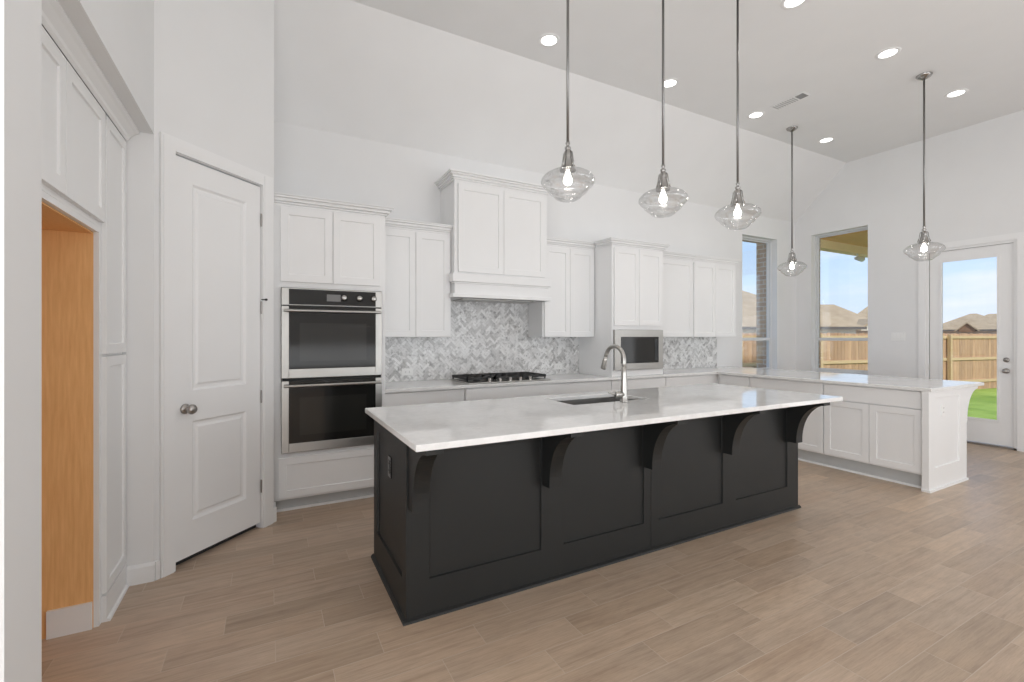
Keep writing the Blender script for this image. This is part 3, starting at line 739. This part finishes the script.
# ---- herringbone backsplash
def clip(poly, a, b, c):
    out = []
    for i in range(len(poly)):
        p, q = poly[i], poly[(i+1) % len(poly)]; dp, dq = a*p[0]+b*p[1]-c, a*q[0]+b*q[1]-c
        if dp <= 0: out.append(p)
        if dp*dq < 0: t_ = dp/(dp-dq); out.append((p[0]+(q[0]-p[0])*t_, p[1]+(q[1]-p[1])*t_))
    return out
def herring(label, rects, y):
    tw, nl = .028, 3; tl = tw*nl; g = .0013
    t = thing('tile_backsplash', label, 'backsplash', (0, y, 0), 0, None)
    bk_ = MB()
    for x0, z0, x1, z1 in rects: bk_.box(x0, x1, -.005, 0, z0, z1)
    bk_.make('grout_bed', GROUT, t)
    mb = MB(); tones = []
    rr = random.Random(3)
    X0 = min(r[0] for r in rects); X1 = max(r[2] for r in rects); Z0 = min(r[1] for r in rects); Z1 = max(r[3] for r in rects)
    cxx, czz = (X0+X1)/2, (Z0+Z1)/2; span = (X1-X0)+(Z1-Z0); nn = int(span/tw)+4
    s45 = math.sqrt(.5)
    for a in range(-nn, nn):
        for k in range(-nn//3-2, nn//3+3):
            # pinwheel-free herringbone lattice: translations (1,1) and (nl,-nl)
            ox, oy = a+k*nl, a-k*nl
            for (u0, v0, u1, v1) in ((ox, oy, ox+nl, oy+1), (ox, oy+1, ox+1, oy+1+nl)):
                P4 = [(u0*tw+g, v0*tw+g), (u1*tw-g, v0*tw+g), (u1*tw-g, v1*tw-g), (u0*tw+g, v1*tw-g)]
                W4 = [(cxx+(p[0]-p[1])*s45, czz+(p[0]+p[1])*s45) for p in P4]
                if max(p[0] for p in W4) < X0 or min(p[0] for p in W4) > X1 or max(p[1] for p in W4) < Z0 or min(p[1] for p in W4) > Z1: continue
                tone = rr.random()
                for x0, z0, x1, z1 in rects:
                    q = clip(clip(clip(clip(W4, -1, 0, -x0), 1, 0, x1), 0, -1, -z0), 0, 1, z1)
                    if len(q) < 3: continue
                    ar = abs(sum(q[i][0]*q[(i+1) % len(q)][1]-q[(i+1) % len(q)][0]*q[i][1] for i in range(len(q))))/2
                    if ar < 2e-5: continue
                    n = len(q)
                    mb.v += [(p[0], -.011, p[1]) for p in q]+[(p[0], -.005, p[1]) for p in q]
                    o_ = len(mb.v)-2*n
                    mb.f.append(tuple(o_+i for i in range(n))); tones.append(tone)
                    for i in range(n): mb.f.append((o_+i, o_+(i+1) % n, o_+n+(i+1) % n, o_+n+i)); tones.append(tone)
    me = bpy.data.meshes.new('tiles'); me.from_pydata(mb.v, [], mb.f); me.update()
    at = me.attributes.new('tone', 'FLOAT', 'FACE')
    for i, v in enumerate(tones): at.data[i].value = v
    me.materials.append(TILE); ob = bpy.data.objects.new('tiles', me); COL.objects.link(ob); ob.parent = t
    return t
herring('grey and white marble herringbone tile behind the cooktop and under the hood', [(.8945, CT1+.001, 1.617, 1.361), (1.617, CT1+.001, 2.684, 1.751), (2.684, CT1+.001, 3.403, 1.361)], BY-.001)
herring('small marble herringbone tile patch right of the microwave cabinet', [(4.192, CT1+.001, 5.938, 1.361)], BY-.001)

# ---------------------------------------------------------------- ceiling fixtures
def downlight(x, y, label):
    t = thing('recessed_light', label, 'ceiling light', (x, y, CZ), 0, 'recessed ceiling lights')
    MB().lathe([(.070, -.004), (.072, -.007), (.094, -.006), (.098, -.0005)], (0, 0, 0), 32).make('trim_ring', TRIM, t, True)
    MB().lathe([(0, -.0045), (.071, -.0045)], (0, 0, 0), 32).make('lens', LENS, t)
    d = lamp('downlight_glow', 'SPOT', (x, y, CZ-.02), (0, 0, 0), DOWN_W*4, (1, .985, .96), spot_size=D(150), spot_blend=.6, shadow_soft_size=.07)
    return t
lab = {(2.26, 3.53): 'round recessed light nearest the left, above the range hood side',
       (3.77, 3.53): 'round recessed light partly behind the second pendant rod',
       (5.24, 3.54): 'round recessed light just left of the ceiling vent',
       (6.76, 3.54): 'round recessed light right of the short far pendant, nearest the windows',
       (3.73, 2.19): 'round recessed light at the very top edge above the island',
       (5.205, 2.18): 'round recessed light left of the near peninsula pendant',
       (6.73, 2.185): 'round recessed light right of the near peninsula pendant rod'}
for (x, y), s in lab.items(): downlight(x, y, s)
v = thing('air_vent', 'small rectangular white ceiling vent with a dark end between recessed lights', 'vent', (5.275, 3.155, CZ))
MB().box(-.075, .075, -.20, .20, -.006, -.0005).make('frame', TRIM, v, bevel=.002)
MB().box(-.055, .055, -.18, -.09, -.0075, -.006).make('damper', VENTG, v)
lv = MB()
for k in range(9):
    y = -.07+k*.028; lv.box(-.055, .055, y, y+.012, -.010, -.006)
lv.make('louver', plain('light grey louver', (.5, .5, .5), .5), v)

def pendant(x, y, rim, label, tilt=0):
    t = thing('pendant_light', label, 'pendant light', (x, y, rim), 0, 'clear glass pendant lights')
    h = CZ-rim
    MB().lathe([(.066, h-.001), (.066, h-.008), (.058, h-.020), (.03, h-.038), (.013, h-.048), (.0, h-.048)], (0, 0, 0), 28).make('canopy', NICKEL, t, True)
    MB().tube([(0, 0, .235), (0, 0, h-.04)], .0085, 12).make('rod', ROD, t, True)
    MB().lathe([(.0, .245), (.010, .243), (.014, .232), (.009, .222), (.009, .215), (.018, .208), (.019, .198), (.012, .188), (.022, .180), (.024, .170), (.026, .150), (.024, .145), (.034, .105), (.042, .078), (.048, .072), (.048, .064), (.0, .062)], (0, 0, 0), 28).make('socket', NICKEL, t, True)
    fn = MB()
    for k in range(4):
        a = math.pi/2*k+.4; ca, sa = math.cos(a), math.sin(a)
        fn.tube([(ca*.018, sa*.018, .184), (ca*.031, sa*.031, .172), (ca*.036, sa*.036, .13), (ca*.050, sa*.050, .078)], .004, 8)
    fn.make('socket_arm', NICKEL, t, True)
    po = [(.048, .066), (.075, .064), (.110, .054), (.142, .036), (.160, .016), (.166, .0), (.164, -.012), (.156, -.024), (.143, -.036), (.130, -.044), (.126, -.050), (.124, -.060), (.113, -.072), (.098, -.082), (.088, -.088), (.085, -.094), (.078, -.103), (.06, -.113), (.03, -.119), (.0, -.120)]
    g = MB().lathe(po, (0, 0, 0), 56).make('glass_shade', SHADE, t, True)
    so = g.modifiers.new('thick', 'SOLIDIFY'); so.thickness = .003; so.offset = -1
    MB().lathe([(.0, .060), (.012, .057), (.013, .042), (.022, .026), (.027, .008), (.024, -.010), (.013, -.021), (.0, -.024)], (0, 0, 0), 20).make('bulb', BULB, t, True)
    lamp('pendant_glow', 'POINT', (x, y, rim-.05), (0, 0, 0), 1.6, (1, .95, .88), shadow_soft_size=.03)
    return t
pendant(1.628, 2.33, 2.32, 'clear glass pendant over the island, leftmost of its three')
pendant(2.43, 2.33, 2.32, 'clear glass pendant over the island, middle of its three')
pendant(3.225, 2.33, 2.32, 'clear glass pendant over the island, rightmost of its three')
pendant(5.985, 3.547, 2.265, 'clear glass pendant over the peninsula in front of the room corner')
pendant(5.975, 2.19, 2.265, 'clear glass pendant over the peninsula in front of the patio door')

# ---------------------------------------------------------------- outside
GZ = -.37
g_ = MB().box(8.4, 26.05, -12, 5.4, GZ-.2, GZ).box(-10, 26.05, 5.4, 8.0, GZ-.2, GZ).make('lawn', GRASS); g_['kind'] = 'stuff'
tag(g_, 'bright green lawn behind the house', 'grass')
struct(MB().box(-60, 180, 8.001, 120, GZ-.25, GZ-.01).box(26.06, 180, -60, 8.0, GZ-.25, GZ-.01).make('ground', CONC))
struct(MB().box(8.2, 10.25, -3, 4.6, GZ-.2, -.03).make('patio_slab', CONC))
# brick veneer of the house outside window_1 and window_2
bv = MB(); yb0, yb1 = BY+T, BY+T+.20
bv.box(3, WB['x0']-.02, yb0, yb1, GZ, 3.2); bv.box(WB['x1']-.01, RX+.4, yb0, yb1, GZ, 3.2)
bv.box(WB['x0']-.02, WB['x1']-.01, yb0, yb1, GZ, WB['z0']-.03); bv.box(WB['x0']-.02, WB['x1']-.01, yb0, yb1, WB['z1'], 3.2)
bx0, bx1 = RX+T, RX+T+.10
bv.box(bx0, bx1, W2['y1'], yb0, GZ, 3.2); bv.box(bx0, bx1, DR['y1']+.02, W2['y0'], GZ, 3.2); bv.box(bx0, bx1, W2['y0'], W2['y1'], GZ, W2['z0']-.03)
bv.box(bx0, bx1, W2['y0'], W2['y1'], W2['z1']+.01, 3.2); bv.box(bx0, bx1, DR['y0']-.02, DR['y1']+.02, DR['z1'], 3.2); bv.box(bx0, bx1, -4.5, DR['y0']-.02, GZ, 3.2)
struct(bv.make('wall_exterior', BRICK))
# covered patio
pr_ = thing('patio_cover', 'covered patio roof with tan beam and stained soffit outside the tall window', 'patio roof', (8.2, 4.38, 0))
MB().box(0, 2.2, -7.5, .02, 3.0, 3.05).make('soffit', SOFF, pr_)
MB().box(0, 2.3, .0, .16, 2.86, 3.0).make('beam', BEAM, pr_)['label'] = 'tan side beam'
MB().box(2.15, 2.3, -7.5, 0, 2.88, 3.0).make('beam', BEAM, pr_)
MB().box(2.12, 2.32, .0, .2, GZ+.002, 2.86).make('post', BEAM, pr_)
MB().box(-.0, 2.4, -7.5, .25, 3.05, 3.4).make('roof_deck', ROOF, pr_)
fl = thing('flood_light', 'white security floodlight under the patio beam', 'outdoor light', (9.40, 4.40, 2.775))
MB().tube([(0, .0, .084), (0, .0, .03)], .014, 8).make('bracket', TRIM, fl)
MB().lathe([(0, -.05), (.03, -.05), (.05, .16), (.046, .17), (0, .17)], (0, 0, 0), 16, 'x').make('lamp_head', TRIM, fl, True)

def fence(x0, y0, x1, y1, label, top=1.46, posts=True):
    dx, dy = x1-x0, y1-y0; ln = math.hypot(dx, dy)
    t = thing('wood_fence', label, 'fence', (x0, y0, 0), math.atan2(dy, dx))
    bm_ = MB(); n = int(ln/.142); r = random.Random(5)
    for i in range(n):
        a = i*.142+.003; h = top+r.uniform(-.012, .012)
        bm_.prism([(a, GZ), (a+.133, GZ), (a+.133, h-.025), (a+.110, h), (a+.026, h), (a, h-.025)], 'y', .0, .016)
    bm_.make('pickets', FENCE, t)
    for z in (-.13, .60, 1.30): MB().box(0, ln, -.038, -.001, z, z+.09).make('rail', FENCER, t)
    x = 2.03
    while x < ln:
        MB().box(x, x+.09, -.13, -.039, GZ+.002, top-.03).make('post', FENCER, t); x += 2.83
    return t
fence(8.6, 8.0, 26.0, 5.35, 'tall cedar picket fence with rails along the side of the lawn')
fence(26.1, 5.3, 26.6, -12, 'cedar picket fence across the far end of the lawn')

def house(label, cx, cy, lx, ly, rot, eave, ridge, wallm, roofmat, ridge_len=None, gable=None, gmat=CREAM, gwin=True):
    t = thing('neighbor_house', label, 'house', (cx, cy, GZ), rot, 'houses beyond the fence')
    MB().box(-lx/2, lx/2, -ly/2, ly/2, 0, eave).make('wall', wallm, t)
    o_ = .45; X, Y = lx/2+o_, ly/2+o_; rl = (ridge_len if ridge_len is not None else max(.1, lx-ly))/2
    MB().add([(-X, -Y, eave), (X, -Y, eave), (X, Y, eave), (-X, Y, eave), (-rl, 0, ridge), (rl, 0, ridge)],
             [(0, 1, 5, 4), (1, 2, 5), (2, 3, 4, 5), (3, 0, 4), (3, 2, 1, 0)]).make('roof', roofmat, t)
    MB().box(-X, X, -Y-.02, -Y, eave-.18, eave+.02).make('fascia', plain('fascia', (.12, .10, .08), .8), t)
    if gable:
        gx, gw, gh = gable
        g2 = MB().prism([(gx-gw/2, eave-.3), (gx+gw/2, eave-.3), (gx+gw/2, eave), (gx, eave+gh), (gx-gw/2, eave)], 'y', -Y-.5, -Y+2.5)
        go = g2.make('gable', gmat, t)
        for k in (-1, 0, 1) if gwin else ():
            MB().box(gx+k*gw*.13-.18, gx+k*gw*.13+.18, -Y-.54, -Y-.5, eave-.12, eave+.42).make('window', DARKW, go)
        rr_ = MB().add([(gx-gw/2-.4, -Y-.7, eave-.12), (gx, -Y-.7, eave+gh+.18), (gx+gw/2+.4, -Y-.7, eave-.12), (gx-gw/2-.4, -Y+3.5, eave-.12), (gx, -Y+3.5, eave+gh+.18), (gx+gw/2+.4, -Y+3.5, eave-.12),
                        (gx-gw/2-.4, -Y-.7, eave-.3), (gx, -Y-.7, eave+gh), (gx+gw/2+.4, -Y-.7, eave-.3), (gx-gw/2-.4, -Y+3.5, eave-.3), (gx, -Y+3.5, eave+gh), (gx+gw/2+.4, -Y+3.5, eave-.3)],
                       [(0, 1, 4, 3), (1, 2, 5, 4), (6, 9, 10, 7), (7, 10, 11, 8), (0, 6, 7, 1), (1, 7, 8, 2), (3, 4, 10, 9), (4, 5, 11, 10), (0, 3, 9, 6), (2, 8, 11, 5)])
        rr_.make('gable_roof', roofmat, t)
    return t
house('tan-roofed house beyond the fence seen through the narrow back window', 32.5, 25.7, 16, 10, D(-28), 2.4, 5.6, CREAM, ROOF, ridge_len=4.2)
house('wide tan-roofed house with a cream gable seen through the tall window', 50.9, 29.6, 11.6, 9, D(-28), 2.6, 5.2, BRICK, ROOF, ridge_len=8, gable=(4.2, 2.8, .7))
house('farther tan-roofed house at the right edge of the tall window view', 77.5, 32.8, 10, 8.5, D(-67), 2.7, 6.3, BRICK, ROOF, ridge_len=3.4)
house('tan-roofed house with a small dark gable seen through the patio door', 84.0, 25.5, 8.5, 8.5, D(-73), 2.6, 4.8, BRICK, ROOF, ridge_len=.6, gable=(-.6, 1.5, .8), gmat=ROOFD, gwin=False)
house('tan-roofed house at the right edge of the patio door view', 98.8, 26.7, 11, 10, D(-75), 2.6, 5.2, BRICK, ROOF, ridge_len=3)
